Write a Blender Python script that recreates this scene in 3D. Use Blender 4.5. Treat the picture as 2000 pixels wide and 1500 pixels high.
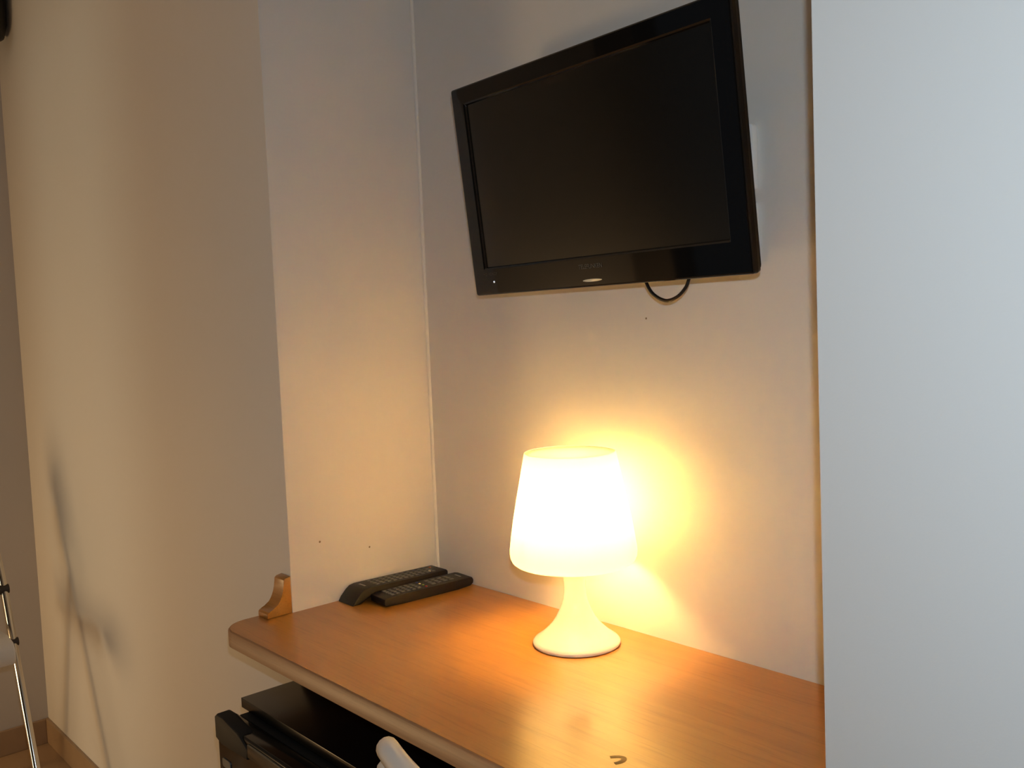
import bpy, bmesh, math, random
from mathutils import Vector, Matrix

random.seed(7)
for o in list(bpy.data.objects):
    bpy.data.objects.remove(o)
SC = bpy.context.scene
COL = SC.collection
ZD = 0.743            # desk-top height above the floor; x runs along the TV wall, y into it

# ------------------------------------------------------------------ camera
CAM_POS = Vector((1.42904, -1.06528, 0.4841 + ZD))
yaw, pitch, roll = 0.84096, 0.06593, -0.04085
fwd = Vector((-math.sin(yaw) * math.cos(pitch), math.cos(yaw) * math.cos(pitch), -math.sin(pitch)))
rgt = Vector((math.cos(yaw), math.sin(yaw), 0.0))
upv = rgt.cross(fwd)
R2 = rgt * math.cos(roll) + upv * math.sin(roll)
U2 = upv * math.cos(roll) - rgt * math.sin(roll)
cd = bpy.data.cameras.new('camera')
cam = bpy.data.objects.new('camera', cd)
COL.objects.link(cam)
cd.sensor_width = 36.0
cd.lens = 1797.49 / 2000.0 * 36.0
cd.clip_start = 0.02
m = Matrix((R2, U2, -fwd)).transposed().to_4x4()
m.translation = CAM_POS
cam.matrix_world = m
SC.camera = cam

# ------------------------------------------------------------------ world, daylight, flash, room lamp
W = bpy.data.worlds.new('world')
SC.world = W
W.use_nodes = True
W.node_tree.nodes['Background'].inputs[0].default_value = (0.75, 0.85, 1.0, 1)
W.node_tree.nodes['Background'].inputs[1].default_value = 0.05


def light(name, kind, loc, energy, color, **kw):
    d = bpy.data.lights.new(name, kind)
    d.energy = energy
    d.color = color
    for k, v in kw.items():
        setattr(d, k, v)
    o = bpy.data.objects.new(name, d)
    COL.objects.link(o)
    o.location = loc
    return o


def aim(o, d):
    o.rotation_euler = Vector(d).to_track_quat('-Z', 'Y').to_euler()


sun = light('daylight', 'SUN', (-1.0, -6, 3), 0.20, (0.90, 1.0, 0.80), angle=math.radians(11))
aim(sun, (-0.02, 1.0, -0.10))
flash = light('camera_flash', 'SPOT', CAM_POS + R2 * 0.010 + U2 * 0.075, 14.3, (0.77, 0.93, 1.03),
              shadow_soft_size=0.006, spot_size=math.radians(150), spot_blend=0.5)
aim(flash, fwd)
room_lamp = light('bedside_lamp_light', 'POINT', (-1.40, -1.95, 0.48), 29.0, (1.0, 0.66, 0.32), shadow_soft_size=0.19)

SC.view_settings.view_transform = 'Standard'
SC.view_settings.look = 'None'
SC.view_settings.exposure = 0.0
SC.view_settings.gamma = 1.0
SC.cycles.max_bounces = 6
SC.cycles.sample_clamp_indirect = 0.0      # keep the energy that leaves the lamp shade
SC.view_settings.use_curve_mapping = False


# ------------------------------------------------------------------ materials
def new_mat(name):
    mt = bpy.data.materials.new(name)
    mt.use_nodes = True
    nt = mt.node_tree
    return mt, nt, nt.nodes['Principled BSDF']


def mat(name, col, rough=0.5, metal=0.0, spec=0.5, coat=0.0, coat_rough=0.05, bump=None, var=None):
    mt, nt, b = new_mat(name)
    b.inputs['Base Color'].default_value = (*col, 1)
    b.inputs['Roughness'].default_value = rough
    b.inputs['Metallic'].default_value = metal
    b.inputs['Specular IOR Level'].default_value = spec
    b.inputs['Coat Weight'].default_value = coat
    b.inputs['Coat Roughness'].default_value = coat_rough
    tc = nt.nodes.new('ShaderNodeTexCoord')
    if bump:
        n = nt.nodes.new('ShaderNodeTexNoise')
        n.inputs['Scale'].default_value = bump[0]
        n.inputs['Detail'].default_value = 4
        nt.links.new(tc.outputs['Object'], n.inputs['Vector'])
        bp = nt.nodes.new('ShaderNodeBump')
        bp.inputs['Strength'].default_value = bump[1]
        bp.inputs['Distance'].default_value = 0.001
        nt.links.new(n.outputs['Fac'], bp.inputs['Height'])
        nt.links.new(bp.outputs['Normal'], b.inputs['Normal'])
    if var:
        n = nt.nodes.new('ShaderNodeTexNoise')
        n.inputs['Scale'].default_value = var[0]
        n.inputs['Detail'].default_value = 5
        nt.links.new(tc.outputs['Object'], n.inputs['Vector'])
        mx = nt.nodes.new('ShaderNodeMix')
        mx.data_type = 'RGBA'
        mx.inputs[6].default_value = (*[c * (1 - var[1]) for c in col], 1)
        mx.inputs[7].default_value = (*[min(1, c * (1 + var[1])) for c in col], 1)
        nt.links.new(n.outputs['Fac'], mx.inputs[0])
        nt.links.new(mx.outputs[2], b.inputs['Base Color'])
    return mt


def wood_mat(name, c1, c2, c3, rough, axis_scale=(1.6, 34, 34), coat=0.0, mark=None):
    mt, nt, b = new_mat(name)
    tc = nt.nodes.new('ShaderNodeTexCoord')
    mp = nt.nodes.new('ShaderNodeMapping')
    mp.inputs['Scale'].default_value = axis_scale
    nt.links.new(tc.outputs['Object'], mp.inputs['Vector'])
    n1 = nt.nodes.new('ShaderNodeTexNoise')
    n1.inputs['Scale'].default_value = 1.0
    n1.inputs['Detail'].default_value = 6
    n1.inputs['Roughness'].default_value = 0.62
    n1.inputs['Distortion'].default_value = 0.5
    nt.links.new(mp.outputs['Vector'], n1.inputs['Vector'])
    r = nt.nodes.new('ShaderNodeValToRGB')
    e = r.color_ramp.elements
    e[0].position, e[0].color = 0.30, (*c1, 1)
    e[1].position, e[1].color = 0.72, (*c3, 1)
    x = e.new(0.5)
    x.color = (*c2, 1)
    nt.links.new(n1.outputs['Fac'], r.inputs['Fac'])
    # short dark pores
    mp2 = nt.nodes.new('ShaderNodeMapping')
    mp2.inputs['Scale'].default_value = tuple(s * 9 for s in axis_scale)
    nt.links.new(tc.outputs['Object'], mp2.inputs['Vector'])
    n2 = nt.nodes.new('ShaderNodeTexNoise')
    n2.inputs['Scale'].default_value = 1.0
    n2.inputs['Detail'].default_value = 2
    nt.links.new(mp2.outputs['Vector'], n2.inputs['Vector'])
    r2 = nt.nodes.new('ShaderNodeValToRGB')
    r2.color_ramp.elements[0].position = 0.30
    r2.color_ramp.elements[0].color = (0.86, 0.84, 0.81, 1)
    r2.color_ramp.elements[1].position = 0.48
    r2.color_ramp.elements[1].color = (1, 1, 1, 1)
    nt.links.new(n2.outputs['Fac'], r2.inputs['Fac'])
    mx = nt.nodes.new('ShaderNodeMix')
    mx.data_type = 'RGBA'
    mx.blend_type = 'MULTIPLY'
    mx.inputs[0].default_value = 1.0
    nt.links.new(r.outputs['Color'], mx.inputs[6])
    nt.links.new(r2.outputs['Color'], mx.inputs[7])
    out = mx.outputs[2]
    nt.links.new(out, b.inputs['Base Color'])
    b.inputs['Roughness'].default_value = rough
    b.inputs['Coat Weight'].default_value = coat
    b.inputs['Coat Roughness'].default_value = 0.22
    return mt


M_WALL = mat('painted_wall', (0.78, 0.75, 0.72), 0.62, bump=(420, 0.12), var=(3.0, 0.012))
M_PANEL = mat('white_panel_paint', (0.69, 0.70, 0.71), 0.55, bump=(520, 0.06), var=(4.0, 0.008))
M_CEIL = mat('ceiling_paint', (0.80, 0.79, 0.77), 0.8)
M_FRONT = mat('dark_front_wall', (0.10, 0.08, 0.06), 0.7)
M_CAULK = mat('white_caulk', (0.86, 0.84, 0.80), 0.5)
M_FLOOR = mat('floor_tile', (0.42, 0.28, 0.16), 0.35, var=(6, 0.15))
M_BASE = mat('brown_baseboard_tile', (0.36, 0.24, 0.14), 0.4, var=(14, 0.18))
M_WOOD = wood_mat('varnished_wood_top', (0.405, 0.168, 0.026), (0.45, 0.192, 0.031), (0.49, 0.214, 0.037), 0.34, coat=0.5)
M_EDGE = wood_mat('wood_edge_band', (0.28, 0.145, 0.068), (0.35, 0.185, 0.09), (0.41, 0.22, 0.11), 0.42,
                  axis_scale=(2.2, 60, 90))
M_HOLE = mat('dark_speck', (0.25, 0.18, 0.12), 0.8)
M_TVB = mat('gloss_black_plastic', (0.005, 0.005, 0.005), 0.05, spec=0.5)
M_TVR = mat('matt_black_plastic', (0.012, 0.012, 0.012), 0.45)
M_SCR = mat('dark_screen', (0.006, 0.006, 0.005), 0.18, spec=0.70)
M_GREY = mat('grey_print', (0.10, 0.10, 0.095), 0.5)
M_GREYD = mat('faint_print', (0.030, 0.030, 0.029), 0.5)
M_OVAL = mat('pearl_indicator', (0.95, 0.88, 0.66), 0.3)
M_CABLE = mat('black_cable', (0.010, 0.009, 0.008), 0.4)
M_WPL = mat('white_plastic', (0.90, 0.92, 0.94), 0.35)
M_LAMPB = mat('white_lamp_plastic', (0.88, 0.86, 0.82), 0.06)
M_REM = mat('remote_black', (0.013, 0.010, 0.008), 0.48, spec=0.35)
M_KEY = mat('remote_key', (0.14, 0.135, 0.13), 0.5)
M_FR = mat('fridge_black', (0.004, 0.004, 0.004), 0.24, spec=0.25)
M_FRD = mat('fridge_door_black', (0.005, 0.005, 0.005), 0.14, spec=0.25)
M_FRT = mat('fridge_gasket', (0.004, 0.004, 0.004), 0.7)
M_TRIM = mat('smoked_trim', (0.055, 0.06, 0.055), 0.18, metal=0.35)
M_CHROME = mat('chrome', (0.62, 0.58, 0.52), 0.16, metal=1.0)
M_CHW = mat('white_chair_plastic', (0.74, 0.72, 0.70), 0.38)
M_CLIP = mat('dark_clip', (0.03, 0.02, 0.015), 0.5)
M_DARK = mat('dark_fitting', (0.018, 0.014, 0.010), 0.55)

M_FAR = mat('shaded_wall_paint', (0.54, 0.50, 0.46), 0.65, bump=(420, 0.12))  # wall paint darkened: the dimness of the far wall is put into its colour

# lamp shade: thin translucent plastic
M_SHADE, nt, b = new_mat('translucent_shade')
nt.nodes.remove(b)
out = nt.nodes['Material Output']
tr = nt.nodes.new('ShaderNodeBsdfTranslucent')
tr.inputs['Color'].default_value = (0.60, 0.555, 0.40, 1)
df = nt.nodes.new('ShaderNodeBsdfDiffuse')
df.inputs['Color'].default_value = (0.86, 0.83, 0.76, 1)
ms = nt.nodes.new('ShaderNodeMixShader')
ms.inputs[0].default_value = 0.42
nt.links.new(tr.outputs[0], ms.inputs[1])
nt.links.new(df.outputs[0], ms.inputs[2])
nt.links.new(ms.outputs[0], out.inputs['Surface'])
M_BULB, nt, b = new_mat('lit_bulb')
b.inputs['Base Color'].default_value = (1, 0.95, 0.85, 1)
b.inputs['Emission Color'].default_value = (1.0, 0.60, 0.20, 1)
b.inputs['Emission Strength'].default_value = 225.0


def emat(name, col, s):
    mt, nt, b = new_mat(name)
    b.inputs['Base Color'].default_value = (*col, 1)
    b.inputs['Emission Color'].default_value = (*col, 1)
    b.inputs['Emission Strength'].default_value = s
    return mt


M_LED = emat('standby_led', (0.85, 0.9, 1.0), 0.6)


# ------------------------------------------------------------------ mesh helpers
def obj(name, bm, material, parent=None, smooth=None, matrix=None):
    me = bpy.data.meshes.new(name)
    bmesh.ops.recalc_face_normals(bm, faces=bm.faces)
    bm.to_mesh(me)
    bm.free()
    me.materials.append(material)
    o = bpy.data.objects.new(name, me)
    COL.objects.link(o)
    if parent:
        o.parent = parent
    if matrix is not None:
        o.matrix_local = matrix
    if smooth is not None:
        for p in me.polygons:
            p.use_smooth = True
        if smooth < 179:
            me.set_sharp_from_angle(angle=math.radians(smooth))
    return o


def tag(o, label=None, cat=None, group=None, kind=None):
    if label:
        o['label'] = label
    if cat:
        o['category'] = cat
    if group:
        o['group'] = group
    if kind:
        o['kind'] = kind
    return o


def empty(name, loc, rz=0.0):
    o = bpy.data.objects.new(name, None)
    COL.objects.link(o)
    o.location = loc
    o.rotation_euler = (0, 0, rz)
    o.empty_display_size = 0.05
    return o


def box(bm, x0, x1, y0, y1, z0, z1, bev=0.0, seg=2):
    vs = [bm.verts.new((x, y, z)) for z in (z0, z1) for (x, y) in ((x0, y0), (x1, y0), (x1, y1), (x0, y1))]
    fs = [(0, 3, 2, 1), (4, 5, 6, 7), (0, 1, 5, 4), (1, 2, 6, 5), (2, 3, 7, 6), (3, 0, 4, 7)]
    faces = [bm.faces.new([vs[i] for i in f]) for f in fs]
    if bev:
        es = list({e for f in faces for e in f.edges})
        bmesh.ops.bevel(bm, geom=es, offset=bev, segments=seg, affect='EDGES', profile=0.5)


def bbox(*a, **k):
    bm = bmesh.new()
    box(bm, *a, **k)
    return bm


def prism(bm, pts, axis, a, b2, bev=0.0, seg=2):
    """extrude a 2-D outline (list of pairs) along axis 'x','y' or 'z' from a to b2"""
    def P(p, t):
        return {'x': (t, p[0], p[1]), 'y': (p[0], t, p[1]), 'z': (p[0], p[1], t)}[axis]
    v0 = [bm.verts.new(P(p, a)) for p in pts]
    v1 = [bm.verts.new(P(p, b2)) for p in pts]
    f0 = bm.faces.new(v0)
    f1 = bm.faces.new(v1[::-1])
    n = len(pts)
    for i in range(n):
        bm.faces.new((v0[i], v1[i], v1[(i + 1) % n], v0[(i + 1) % n]))
    if bev:
        es = list(set(f0.edges) | set(f1.edges))
        bmesh.ops.bevel(bm, geom=es, offset=bev, segments=seg, affect='EDGES', profile=0.5)


def lathe(bm, prof, n=64, c=(0, 0, 0), closed=False):
    rings = []
    for r, z in prof:
        if r < 1e-6:
            rings.append([bm.verts.new((c[0], c[1], c[2] + z))])
        else:
            rings.append([bm.verts.new((c[0] + r * math.cos(2 * math.pi * i / n), c[1] + r * math.sin(2 * math.pi * i / n),
                                        c[2] + z)) for i in range(n)])
    pairs = list(zip(rings[:-1], rings[1:]))
    if closed:
        pairs.append((rings[-1], rings[0]))
    for A, B in pairs:
        for i in range(n):
            j = (i + 1) % n
            if len(A) == 1 and len(B) == 1:
                continue
            if len(A) == 1:
                bm.faces.new((A[0], B[j], B[i]))
            elif len(B) == 1:
                bm.faces.new((A[i], A[j], B[0]))
            else:
                bm.faces.new((A[i], A[j], B[j], B[i]))


def tube(bm, pts, r, n=12, cap=True, rr=None):
    pts = [Vector(p) for p in pts]
    rings = []
    prev = None
    for i, p in enumerate(pts):
        if i == 0:
            t = pts[1] - p
        elif i == len(pts) - 1:
            t = p - pts[i - 1]
        else:
            t = (pts[i + 1] - p).normalized() + (p - pts[i - 1]).normalized()
        t.normalize()
        if prev is None:
            a = Vector((0, 0, 1)) if abs(t.z) < 0.9 else Vector((1, 0, 0))
            u = t.cross(a).normalized()
        else:
            u = (prev - t * prev.dot(t)).normalized()
        prev = u
        v = t.cross(u)
        ri = rr[i] if rr else r
        rings.append([bm.verts.new(p + (u * math.cos(2 * math.pi * k / n) + v * math.sin(2 * math.pi * k / n)) * ri)
                      for k in range(n)])
    for A, B in zip(rings[:-1], rings[1:]):
        for k in range(n):
            bm.faces.new((A[k], A[(k + 1) % n], B[(k + 1) % n], B[k]))
    if cap:
        bm.faces.new(rings[0][::-1])
        bm.faces.new(rings[-1])


def bez(pts, n=10):
    """Catmull-Rom through the points"""
    P = [Vector(p) for p in pts]
    P = [P[0] * 2 - P[1]] + P + [P[-1] * 2 - P[-2]]
    res = []
    for i in range(1, len(P) - 2):
        for k in range(n):
            t = k / n
            a, b2, c, d = P[i - 1], P[i], P[i + 1], P[i + 2]
            res.append(0.5 * ((2 * b2) + (c - a) * t + (2 * a - 5 * b2 + 4 * c - d) * t * t + (3 * b2 - a - 3 * c + d) * t ** 3))
    res.append(P[-2])
    return res


def rrect(x0, x1, y0, y1, r, n=6):
    pts = []
    for cx, cy, a0 in ((x1 - r, y0 + r, -90), (x1 - r, y1 - r, 0), (x0 + r, y1 - r, 90), (x0 + r, y0 + r, 180)):
        for k in range(n + 1):
            a = math.radians(a0 + 90 * k / n)
            pts.append((cx + r * math.cos(a), cy + r * math.sin(a)))
    return pts


# ------------------------------------------------------------------ the room
D = 0.317            # plane of the pier walls, in front of the TV wall
XL, XR, YF, HC = -1.61, 2.7, -2.35, 2.5
tag(obj('floor', bbox(XL - .15, XR + .15, YF - .15, .15, -.12, 0), M_FLOOR), kind='structure')
tag(obj('ceiling', bbox(XL - .15, XR + .15, YF - .15, .15, HC, HC + .12), M_CEIL), kind='structure')
XP, DR = 1.0772, .45   # left edge and plane of the white wall on the right
wb = obj('wall_back', bbox(0.0, XP, 0, .15, 0, HC), M_WALL)
tag(wb, kind='structure')
wl = obj('wall_left', bbox(XL, 0, -D, .15, 0, HC, bev=.0015, seg=2), M_WALL, smooth=30)
tag(wl, kind='structure')
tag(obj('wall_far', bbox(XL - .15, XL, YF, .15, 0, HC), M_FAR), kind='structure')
wr = obj('wall_right', bbox(XP, XR + .15, -DR, .15, 0, HC, bev=.0012, seg=2), M_PANEL, smooth=30)
tag(wr, kind='structure')
tag(obj('wall_side', bbox(XR, XR + .15, YF, -DR, 0, HC), M_WALL), kind='structure')
# the wall behind the camera has a tall balcony opening that lets the daylight in
OX0, OX1, OZ = -1.36, -0.66, 2.36
bm = bmesh.new()
box(bm, XL, OX0, YF - .15, YF, 0, HC)
box(bm, OX1, XR, YF - .15, YF, 0, HC)
box(bm, OX0, OX1, YF - .15, YF, OZ, HC)
tag(obj('wall_front', bm, M_FRONT), kind='structure')
bm = bmesh.new()
tube(bm, [(0.002, -0.002, ZD), (0.002, -0.002, HC)], 0.0035, 8)
tag(obj('trim_1', bm, M_CAULK), kind='structure')
bm = bmesh.new()
box(bm, XL, 0, -D - .009, -D, 0, .076, bev=.002)
tag(obj('baseboard_left', bm, M_BASE), kind='structure')
bm = bmesh.new()
box(bm, XL, XL + .009, YF, -D - .009, 0, .076, bev=.002)
tag(obj('baseboard_far', bm, M_BASE), kind='structure')


def speck(par, c, r, axis):
    bm = bmesh.new()
    bmesh.ops.create_icosphere(bm, subdivisions=1, radius=r)
    o = obj('nail_hole', bm, M_HOLE, par)
    o.location = c
    o.scale = (0.25, 1, 1) if axis == 'x' else (1, 0.25, 1)


speck(wl, (0.0, -.257, ZD + .113), .0022, 'x')
speck(wl, (0.0, -.155, ZD + .084), .0020, 'x')
speck(wb, (.543, 0.0, ZD + .483), .0018, 'y')

# ------------------------------------------------------------------ desk
desk = empty('built_in_desk', (0.5, -.2, 0))
tag(desk, 'orange-brown varnished wooden desk shelf fitted into the wall recess under the television', 'desk')
DI = Matrix.Translation((-0.5, .2, 0))
DF, TH, DXL = 0.436, 0.0295, -0.034


def dtop_outline(ins=0.0):
    r = .045
    pts = [(0.0008, -0.0008), (0.0008, -D - 0.0008), (DXL + ins, -D - 0.0008)]
    cx, cy = DXL + r, -DF + r
    for k in range(9):
        a = math.radians(180 + 90 * k / 8)
        pts.append((cx + (r - ins) * math.cos(a), cy + (r - ins) * math.sin(a)))
    pts += [(XP - 0.0008, -DF + ins), (XP - 0.0008, -0.0008)]
    return pts


# veneered top and a solid edge band a hair proud of it
bm = bmesh.new()
prism(bm, dtop_outline(.0025), 'z', ZD - TH + .001, ZD, bev=.0008, seg=1)
bm.transform(DI)
obj('desk_top', bm, M_WOOD, desk, smooth=30)
bm = bmesh.new()
o1, o2 = dtop_outline(0.0)[2:-1], dtop_outline(.0025)[2:-1]
zs = [(o2, ZD - .0002), (o1, ZD - .0026), (o1, ZD - TH + .002), (o2, ZD - TH)]
rings = [[bm.verts.new((x, y, z)) for x, y in oo] for oo, z in zs]
for A, B in zip(rings, rings[1:]):
    for i in range(len(A) - 1):
        bm.faces.new((A[i], A[i + 1], B[i + 1], B[i]))
for i in range(len(rings[0]) - 1):
    bm.faces.new((rings[3][i], rings[3][i + 1], rings[0][i + 1], rings[0][i]))
bm.transform(DI)
obj('edge_band', bm, M_EDGE, desk, smooth=50)
# little concave upstand at the left end
prof = [(-D - .0008, .0), (-.3645, .0), (-.3645, .0075)]
for k in range(11):
    a = math.radians(90 * k / 10)
    prof.append((-.331 - .031 * (1 - math.sin(a)), .0105 + .049 * (1 - math.cos(a))))
prof += [(-.3275, .0625), (-D - .0008, .064)]
bm = bmesh.new()
prism(bm, [(p[0], p[1] + ZD + .0003) for p in prof], 'x', -.0335, .0005, bev=.0012, seg=2)
bm.transform(DI)
tag(obj('end_upstand', bm, M_WOOD, desk, smooth=35), label='small concave wooden upstand at the left end of the desk')
bm = bmesh.new()
box(bm, .05, XP - .05, -.05, -.001, ZD - TH - .04, ZD - TH, bev=.001)
bm.transform(DI)
obj('wall_batten', bm, M_EDGE, desk)

# a chip in the varnish near the front edge
bm = bmesh.new()
arc = [(.752, -.3365), (.757, -.3305), (.763, -.3275), (.7675, -.3315), (.768, -.338), (.7655, -.344)]
tube(bm, bez([(x, y, ZD + .0001) for x, y in arc], 5), .0034, 6)
bmesh.ops.scale(bm, vec=(1, 1, .12), verts=bm.verts, space=Matrix.Translation((0, 0, -ZD)))
bm.transform(DI)
tag(obj('varnish_chip', bm, mat('worn_varnish', (0.30, 0.16, 0.03), .6), desk), label='small curved dark chip in the varnish')

# ------------------------------------------------------------------ television
sw, tilt = -0.03312, 0.10806
TX = Vector((math.cos(sw), math.sin(sw), 0))
TU = Vector((math.sin(tilt) * math.sin(sw), -math.sin(tilt) * math.cos(sw), math.cos(tilt)))
TN = TX.cross(TU)                     # towards the viewer
tv = empty('television', (0, 0, 0))
mm = Matrix((TX, -TN, TU)).transposed().to_4x4()    # local x right, local y into the wall, local z up
mm.translation = Vector((0.52229, -0.10884, 0.69641 + ZD))
tv.matrix_world = mm
tag(tv, 'flat black television tilted on the wall above the desk', 'television')
FLIP = Matrix.Diagonal((1, -1, 1, 1))     # the set is drawn with y out of the screen
HW, HH = .273, .1663
SX, ST, SB = .2405, .1365, -.1215
# bezel: ring with a rounded outer edge and an inward step to the screen
outer = rrect(-HW, HW, -HH, HH, .006, 4)
bm = bmesh.new()


def ring_at(ins, y):
    pts = rrect(-HW + ins, HW - ins, -HH + ins, HH - ins, max(.004 - ins * .3, .0012), 4)
    return [bm.verts.new((p[0], y, p[1])) for p in pts]


def inner_at(gx, y):
    pts = rrect(-SX - gx, SX + gx, SB - gx, ST + gx, .0012, 4)
    return [bm.verts.new((p[0], y, p[1])) for p in pts]


rs = [ring_at(.004, -.020), ring_at(.0012, -.016), ring_at(0, -.010), ring_at(.0002, -.0030), ring_at(.0012, -.0008),
      ring_at(.0030, 0.0), inner_at(.0035, .0002), inner_at(.0012, -.0014), inner_at(0, -.0032), inner_at(-.001, -.0065)]
for A, B in zip(rs, rs[1:]):
    n = len(A)
    for i in range(n):
        bm.faces.new((A[i], A[(i + 1) % n], B[(i + 1) % n], B[i]))
bm.transform(FLIP)
obj('bezel', bm, M_TVB, tv, smooth=10)
bm = bmesh.new()
box(bm, -SX + .0002, SX - .0002, -.009, -.0045, SB + .0002, ST - .0002)
bm.transform(FLIP)
obj('screen', bm, M_SCR, tv)
bm = bmesh.new()
prism(bm, rrect(-HW + .004, HW - .004, -HH + .004, HH - .004, .006, 4), 'y', -.0095, -.022)
prism(bm, rrect(-.22, .22, -.13, .12, .02, 5), 'y', -.0215, -.055, bev=.008, seg=3)
bm.transform(FLIP)
obj('back_housing', bm, M_TVR, tv, smooth=40)
# oval indicator on the lower lip
bm = bmesh.new()
ov = [(.0192 * math.cos(2 * math.pi * k / 32), .0019 * math.sin(2 * math.pi * k / 32) - .1565) for k in range(32)]
prism(bm, ov, 'y', -.003, .0009, bev=.0004, seg=2)
bm.transform(FLIP)
tag(obj('oval_indicator', bm, M_OVAL, tv, smooth=50), label='cream oval indicator window')
bm = bmesh.new()
bmesh.ops.create_icosphere(bm, subdivisions=2, radius=.0016)
o = obj('standby_light', bm, M_LED, tv, smooth=180)
o.location = (-.2212, -.0003, -.1455)


def text_mesh(name, s, w, h, material, parent, loc, rot):
    cu = bpy.data.curves.new(name, 'FONT')
    cu.body = s
    cu.align_x = 'CENTER'
    cu.align_y = 'CENTER'
    cu.size = 1.0
    cu.extrude = 0.0
    to = bpy.data.objects.new(name + '_tmp', cu)
    COL.objects.link(to)
    bpy.context.view_layer.update()
    dg = bpy.context.evaluated_depsgraph_get()
    me = bpy.data.meshes.new_from_object(to.evaluated_get(dg))
    bpy.data.objects.remove(to)
    xs = [v.co.x for v in me.vertices]
    ys = [v.co.y for v in me.vertices]
    sx, sy = w / (max(xs) - min(xs)), h / (max(ys) - min(ys))
    cx, cy = (max(xs) + min(xs)) / 2, (max(ys) + min(ys)) / 2
    for v in me.vertices:
        v.co = Vector(((v.co.x - cx) * sx, (v.co.y - cy) * sy, 0))
    me.materials.clear()
    me.materials.append(material)
    o = bpy.data.objects.new(name, me)
    COL.objects.link(o)
    o.parent = parent
    o.location = loc
    o.rotation_euler = rot
    return o


text_mesh('brand_lettering', 'TELEFUNKEN', .047, .0062, M_GREY, tv, (-.0012, -.0006, -.1362), (math.radians(90), 0, 0))
text_mesh('small_lettering', 'HD READY', .036, .0045, M_GREYD, tv, (-.2275, -.0006, -.1325), (math.radians(90), 0, 0))

# wall mount: plate on the wall, arm, plate on the set
mount = empty('television_wall_mount', (.52, 0, ZD + .69))
tag(mount, 'black metal bracket holding the television to the wall', 'bracket')
obj('wall_plate', bbox(-.06, .06, -.008, -.0005, -.11, .11, bev=.002), M_TVR, mount)
obj('arm', bbox(-.02, .02, -.0575, -.008, -.02, .02, bev=.002), M_TVR, mount)

# cable loop hanging under the set (world coordinates into local)
pts = [(.585, -.055, .585), (.5885, -.057, .552), (.594, -.0585, .533), (.607, -.06, .5165), (.628, -.06, .5065), (.647, -.059, .5105),
       (.661, -.058, .522), (.667, -.057, .535), (.670, -.05, .555), (.672, -.03, .59), (.690, -.014, .60)]
bm = bmesh.new()
tube(bm, bez([(x, y, z + ZD) for x, y, z in pts], 6), .0024, 8)
bm.transform(mm.inverted())
tag(obj('power_cable', bm, M_CABLE, tv, smooth=180), label='black cable hanging in a loop below the set')

# two socket plates on the wall behind the right edge of the set
for k, (z0, z1, lab) in enumerate(((.646, .731, 'upper white socket plate on the wall behind the right edge of the television'),
                                   (.545, .630, 'lower white socket plate on the wall behind the right edge of the television'))):
    s = empty('wall_socket', (.698, 0, ZD + (z0 + z1) / 2))
    tag(s, lab, 'socket', 'socket plates behind the television')
    h = (z1 - z0) / 2
    bm = bmesh.new()
    prism(bm, rrect(-.042, .042, -h, h, .004, 3), 'y', -.0005, -.011, bev=.0015, seg=2)
    obj('cover_plate', bm, M_WPL, s, smooth=40)
    bm = bmesh.new()
    lathe(bm, [(.0, 0), (.019, 0), (.021, .0025), (.0225, .0025), (.0225, 0)], 28)
    bm.transform(Matrix.Rotation(math.radians(90), 4, 'X'))
    bm.transform(Matrix.Translation((0, -.0112, 0)))
    obj('socket_well', bm, M_WPL, s, smooth=30)

# ------------------------------------------------------------------ table lamp
LX, LY = .4708, -.0985
lamp = empty('table_lamp', (LX, LY, ZD))
tag(lamp, 'lit white plastic table lamp with tapered shade on the wooden desk', 'lamp')
prof = [(0, .0005), (.0625, .0005), (.0655, .0012), (.0662, .003), (.0655, .0052), (.062, .0085), (.0505, .0165), (.042, .0245), (.035, .0325),
        (.0292, .0415), (.0246, .051), (.0205, .0605), (.0180, .070), (.0167, .079), (.0164, .0865), (.0168, .095), (.0178, .105),
        (.0193, .116), (.0208, .127), (.0215, .136), (.0215, .140), (0, .140)]
bm = bmesh.new()
lathe(bm, prof, 64)
obj('base', bm, M_LAMPB, lamp, smooth=45)
sh = [(.0672, .2905), (.0682, .2900), (.0695, .284), (.0760, .252), (.0825, .220), (.0888, .188), (.0925, .165), (.0950, .147), (.0952, .140),
      (.0945, .134), (.0920, .1285), (.0880, .1255), (.0845, .1250)]
bm = bmesh.new()
lathe(bm, sh, 96)
obj('lamp_shade', bm, M_SHADE, lamp, smooth=60)
bm = bmesh.new()
lathe(bm, [(0, .2855), (.03, .2856), (.060, .2860), (.0655, .2872), (.0671, .2900)], 96)
M_STOP = M_SHADE.copy()
M_STOP.name = 'shade_top_plastic'
M_STOP.node_tree.nodes['Mix Shader'].inputs[0].default_value = 0.72
obj('shade_top', bm, M_STOP, lamp, smooth=60)
# three-armed carrier that holds the shade on the socket
bm = bmesh.new()
for k in range(3):
    a = 2 * math.pi * k / 3 + .4
    tube(bm, [(.015 * math.cos(a), .015 * math.sin(a), .150), (.0895 * math.cos(a), .0895 * math.sin(a), .170)], .0009, 6)
lathe(bm, [(.0, .140), (.0165, .140), (.0165, .160), (.019, .166), (.020, .169), (.016, .170), (0, .170)], 32)
obj('lamp_socket', bm, M_LAMPB, lamp, smooth=45)
bm = bmesh.new()
lathe(bm, [(0, .168), (.010, .168), (.012, .178), (.020, .196), (.0225, .208), (.020, .222), (.012, .231), (0, .234)], 32)
bulb = obj('bulb', bm, M_BULB, lamp, smooth=60)


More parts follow.
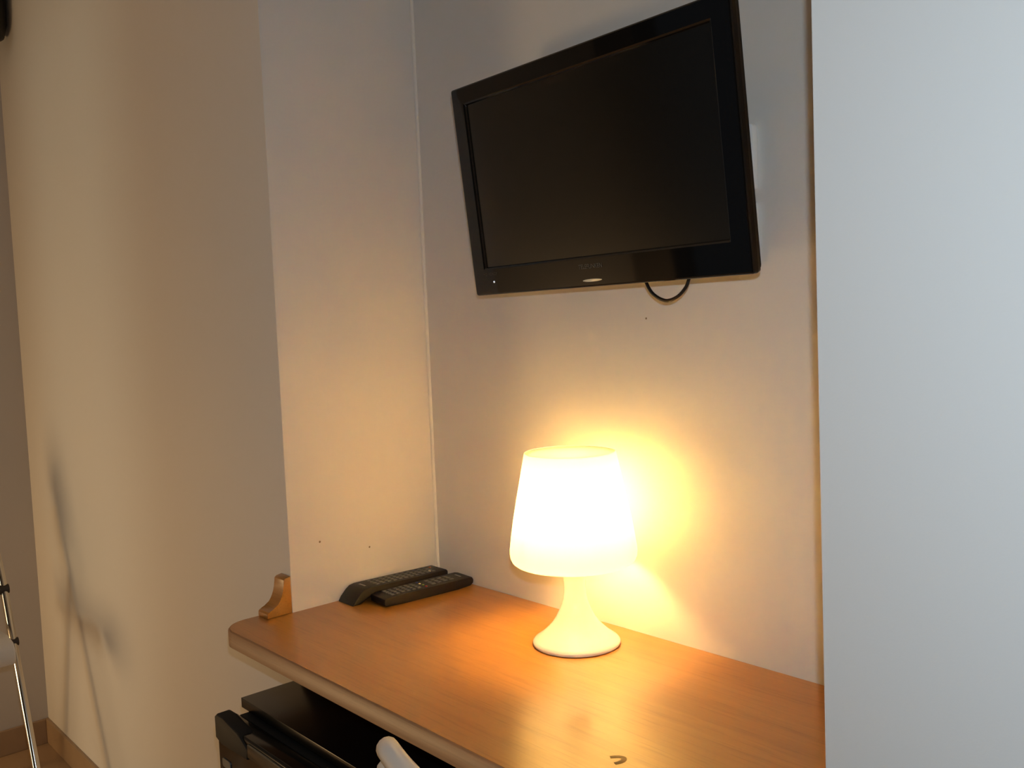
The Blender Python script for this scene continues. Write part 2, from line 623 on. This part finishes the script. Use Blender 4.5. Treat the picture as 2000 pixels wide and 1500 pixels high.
# ------------------------------------------------------------------ two remote controls beside the recess wall
def keys(parent, x0, x1, y0, y1, nx, ny, zfun, skip=(), w=.58):
    bm = bmesh.new()
    for i in range(nx):
        for j in range(ny):
            if (i, j) in skip:
                continue
            cx = x0 + (x1 - x0) * (i + .5) / nx
            cy = y0 + (y1 - y0) * (j + .5) / ny
            hx, hy = (x1 - x0) / nx * w / 2, (y1 - y0) / ny * w / 2
            z = zfun(cy)
            box(bm, cx - hx, cx + hx, cy - hy, cy + hy, z - .001, z + .0014)
    o = obj('keypad', bm, M_KEY, parent)
    tag(o, kind='stuff', label='rows of tiny dark keys')
    return o


def colour_key(parent, name, c, col, e=(.0028, .0022, .0012)):
    bm = bmesh.new()
    bmesh.ops.create_icosphere(bm, subdivisions=2, radius=1)
    bmesh.ops.scale(bm, vec=e, verts=bm.verts)
    o = obj(name, bm, mat(name + '_paint', col, .35), parent, smooth=180)
    o.location = c
    return o


r1 = empty('remote_control', (.0275, -.12, ZD))
tag(r1, 'black remote control with a humped end, lying against the recess side wall', 'remote control', 'remote controls on the desk')
# side outline (y, z); near end (y<0) curves down to the desk, belly arched
out1 = [(-.108, .0004), (-.094, .0004), (-.088, .003), (-.080, .0095), (-.070, .0125), (-.04, .0120), (.04, .0110), (.085, .0085), (.092, .0004),
        (.1015, .0004), (.1030, .004), (.1030, .0195), (.1005, .0222), (.04, .0232), (-.05, .0252), (-.074, .0262), (-.084, .0245), (-.092, .019), (-.103, .008)]
bm = bmesh.new()
prism(bm, out1, 'x', -.0255, .0255, bev=.0018, seg=2)
obj('case', bm, M_REM, r1, smooth=35)
keys(r1, -.020, .020, -.055, .082, 4, 11, lambda y: .0241 - (y + .01) * .019)
colour_key(r1, 'power_key', (-.012, .088, .0226), (.55, .10, .03))
colour_key(r1, 'pale_key', (.010, .071, .0233), (.75, .62, .40), (.0045, .002, .0012))
bm = bmesh.new()
box(bm, -.010, .010, -.0735, -.0700, .0262, .0266)
obj('maker_mark', bm, mat('silver_print', (.35, .30, .25), .4), r1)

r2 = empty('remote_control', (.0850, -.1000, ZD))
r2.rotation_euler = (0, 0, math.radians(-4.0))
tag(r2, 'flat black remote control with coloured keys, in front of the humped one', 'remote control', 'remote controls on the desk')
out2 = [(-.094, .0035), (-.090, .0012), (-.06, .0004), (.06, .0004), (.088, .0015), (.0945, .006), (.0955, .012), (.093, .0165), (.086, .0182),
        (.04, .0178), (-.05, .0172), (-.088, .0165), (-.0935, .0145), (-.0945, .010)]
bm = bmesh.new()
prism(bm, out2, 'x', -.0255, .0255, bev=.0025, seg=2)
obj('case', bm, M_REM, r2, smooth=35)
keys(r2, -.019, .019, -.078, -.012, 4, 6, lambda y: .0172 + (y + .05) * .007)
keys(r2, -.017, .017, .008, .062, 3, 4, lambda y: .0176)
colour_key(r2, 'yellow_key', (-.006, -.003, .0181), (.80, .70, .42))
colour_key(r2, 'green_key', (.005, -.003, .0181), (.20, .30, .05))
colour_key(r2, 'red_key', (.016, -.003, .0181), (.45, .03, .03))
colour_key(r2, 'blue_key', (-.016, -.003, .0181), (.04, .06, .20))
bm = bmesh.new()
box(bm, -.009, .009, .0750, .0785, .0181, .0186)
obj('maker_mark', bm, bpy.data.materials['silver_print'], r2)

# ------------------------------------------------------------------ mini fridge under the desk
FX0, FX1, FT = .044, .50, ZD - .100
fr = empty('mini_fridge', ((FX0 + FX1) / 2, -.24, 0))
tag(fr, 'small black fridge standing under the left end of the desk', 'fridge')
T = Matrix.Translation((-(FX0 + FX1) / 2, .24, 0))


def fpart(name, material, fn, smooth=35, label=None, parent=None):
    bm = bmesh.new()
    fn(bm)
    bm.transform(T)
    o = obj(name, bm, material, parent or fr, smooth=smooth)
    if label:
        o['label'] = label
    return o


fpart('cabinet', M_FR, lambda bm: box(bm, FX0 + .004, FX1 - .004, -.432, -.03, .02, FT - .012, bev=.004))
fpart('cabinet_top', M_FR, lambda bm: box(bm, FX0, FX1, -.440, -.03, FT - .016, FT, bev=.0008))
fpart('gasket', M_FRT, lambda bm: box(bm, FX0 + .008, FX1 - .008, -.447, -.432, .06, FT - .024))
door = fpart('door', M_FRD, lambda bm: box(bm, FX0, FX1, -.483, -.447, .045, FT - .022, bev=.005, seg=3))
fpart('handle_trim', M_TRIM, lambda bm: box(bm, FX0 + .112, FX1 - .01, -.4865, -.4815, FT - .047, FT - .026, bev=.0015), parent=door)
fpart('door_mark', mat('grey_mark', (.16, .18, .19), .3, metal=.4),  # small grey rounded mark on the door front
      lambda bm: prism(bm, rrect(FX0 + .016, FX0 + .044, FT - .092, FT - .078, .004, 3), 'y', -.4828, -.4842), parent=door)
# hinge cap with pin
def hinge(bm):
    pr = [(FX0 + .000, FT - .050), (FX0 + .020, FT - .056), (FX0 + .108, FT - .052), (FX0 + .112, FT - .036), (FX0 + .080, FT - .018),
          (FX0 + .030, FT - .011), (FX0 + .008, FT - .010), (FX0 + .000, FT - .016)]
    prism(bm, pr, 'y', -.4865, -.462, bev=.003, seg=2)


fpart('hinge_cap', M_FRT, hinge, label='black hinge cap at the top left of the door')
fpart('hinge_pin', M_FRT, lambda bm: lathe(bm, [(0, 0), (.006, 0), (.0065, .004), (.0065, .014), (.005, .017), (0, .017)], 20,
                                           c=(FX0 - .001, -.476, FT - .046)))
for sx in (FX0 + .03, FX1 - .03):
    for sy in (-.40, -.06):
        fpart('foot', M_FRT, lambda bm: lathe(bm, [(0, 0.0005), (.014, 0.0005), (.014, .016), (.009, .022), (0, .022)], 16, c=(sx, sy, 0)))


# ------------------------------------------------------------------ folding chairs
def make_chair(label):
    """faces local +x, origin on the floor"""
    c = empty('folding_chair', (0, 0, 0))
    tag(c, label, 'chair', 'white folding chairs with chrome frames')
    HWd = .20
    fx = lambda z: .22 - .45 * z
    rx = lambda z: -.22 + .30 * z
    for s in (-1, 1):
        bm = bmesh.new()
        tube(bm, bez([(fx(.012), s * HWd, .012), (fx(.2), s * HWd, .2), (fx(.45), s * HWd, .45), (fx(.60), s * HWd, .60), (fx(.735), s * HWd * .97, .735)], 4),
             .0095, 12)
        fl = obj('front_leg', bm, M_CHROME, c, smooth=50)
        bm = bmesh.new()
        lathe(bm, [(0, .0005), (.0125, .0005), (.0125, .022), (.0105, .026), (0, .026)], 16, c=(fx(.012), s * HWd, 0))
        obj('foot_cap', bm, M_CLIP, fl, smooth=40)
        bm = bmesh.new()
        yi = s * (HWd - .021)
        tube(bm, bez([(rx(.012), yi, .012), (rx(.2), yi, .2), (rx(.4), yi, .4), (rx(.585), yi, .585)], 4), .0085, 12)
        rl = obj('rear_leg', bm, M_CHROME, c, smooth=50)
        bm = bmesh.new()
        lathe(bm, [(0, .0005), (.0115, .0005), (.0115, .022), (.0095, .026), (0, .026)], 16, c=(rx(.012), yi, 0))
        obj('foot_cap', bm, M_CLIP, rl, smooth=40)
        for z in (.575, .445):
            bm = bmesh.new()
            tube(bm, [(fx(z), s * (HWd - .032), z), (fx(z), s * (HWd + .0115), z)], .0125 if z > .5 else .011, 14)
            obj('pivot_clip', bm, M_CLIP, c, smooth=40)
    for z, f, w in ((.12, fx, HWd), (.09, rx, HWd - .021)):
        bm = bmesh.new()
        tube(bm, [(f(z), -w, z), (f(z), w, z)], .006, 10)
        obj('cross_bar', bm, M_CHROME, c, smooth=50)
    # moulded seat with a rolled front edge
    pr = [(-.175, .452), (-.16, .462), (-.08, .446), (.05, .444), (.14, .452), (.19, .446), (.207, .428), (.205, .404), (.196, .392), (.190, .396),
          (.192, .415), (.180, .430), (.13, .436), (.05, .428), (-.08, .430), (-.155, .444)]
    pr = [(x, z + .05) for x, z in pr]
    bm = bmesh.new()
    prism(bm, pr, 'y', -.163, .163, bev=.004, seg=2)
    obj('seat', bm, M_CHW, c, smooth=50)
    # curved back: thin panel with a thick rolled top rim
    BW, R = .20, .62
    z0, z1 = .625, .772
    def bp(t, z):         # t in -1..1 across the width
        y = t * BW
        return Vector((-.103 - .33 * (z - .70) - (R - math.sqrt(R * R - BW * BW)) + (R - math.sqrt(R * R - y * y)) + .02, y, z))
    bm = bmesh.new()
    nt_, nz = 20, 6
    grid = {}
    for side, off in ((0, -.006), (1, .006)):
        for i in range(nt_ + 1):
            for j in range(nz + 1):
                t = -1 + 2 * i / nt_
                zz = z0 + (z1 - z0) * j / nz
                q = abs(t)
                if q > .8:                       # rounded lower corners
                    zz = max(zz, z0 + .045 * (1 - math.sqrt(max(0, 1 - ((q - .8) / .2) ** 2))))
                p = bp(t, zz)
                grid[side, i, j] = bm.verts.new((p.x + off, p.y, p.z))
    for side in (0, 1):
        for i in range(nt_):
            for j in range(nz):
                bm.faces.new((grid[side, i, j], grid[side, i + 1, j], grid[side, i + 1, j + 1], grid[side, i, j + 1]))
    for i in range(nt_):
        for j in (0, nz):
            bm.faces.new((grid[0, i, j], grid[0, i + 1, j], grid[1, i + 1, j], grid[1, i, j]))
    for j in range(nz):
        for i in (0, nt_):
            bm.faces.new((grid[0, i, j], grid[0, i, j + 1], grid[1, i, j + 1], grid[1, i, j]))
    back = obj('backrest', bm, M_CHW, c, smooth=50)
    bm = bmesh.new()
    path, rad = [], []
    for k in range(25):
        t = -1 + 2 * k / 24
        p = bp(t, .772)
        e = max(0, abs(t) - .9) / .1
        path.append(p + Vector((0, 0, -.004 * e * e)))
        rad.append(.0128 * math.sqrt(max(.05, 1 - (e ** 2.2) * .92)))
    tube(bm, path, .0128, 14, rr=rad)
    tube(bm, [p + Vector((-.0035, 0, -.0215)) for p in path], .011, 12, rr=[q * .80 for q in rad])
    obj('top_rim', bm, M_CHW, back, smooth=60)
    return c


def copy_tree(o, parent=None):
    c = o.copy()
    COL.objects.link(c)
    if parent is not None:
        c.parent = parent
        c.matrix_parent_inverse = o.matrix_parent_inverse.copy()
    for ch in [k for k in bpy.data.objects if k.parent == o]:
        copy_tree(ch, c)
    return c


chair_a = make_chair('white folding chair with chrome legs in the far left corner, cut off by the frame')
chair_b = copy_tree(chair_a)
chair_b['label'] = 'white folding chair pushed under the desk beside the fridge, only its back rim showing'
chair_a.location = (-1.25, -.68, 0)
chair_b.location = (.79, -.424, 0)
chair_b.rotation_euler = (0, 0, math.radians(88))

# ------------------------------------------------------------------ dark fitting high in the far corner
wf = empty('wall_light', (-1.61, -.40, ZD + 1.45))
tag(wf, 'dark rounded fitting high in the far left corner, mostly cut off by the frame', 'wall light')
bm = bmesh.new()
lathe(bm, [(0, -.130), (.03, -.126), (.055, -.108), (.064, -.07), (.066, 0), (.064, .06), (.055, .095), (.03, .112), (0, .115)], 32, c=(.122, .016, .0))
obj('shade', bm, M_DARK, wf, smooth=60)
bm = bmesh.new()
box(bm, .001, .05, -.02, .02, -.025, .025, bev=.003)
obj('bracket', bm, M_DARK, wf)
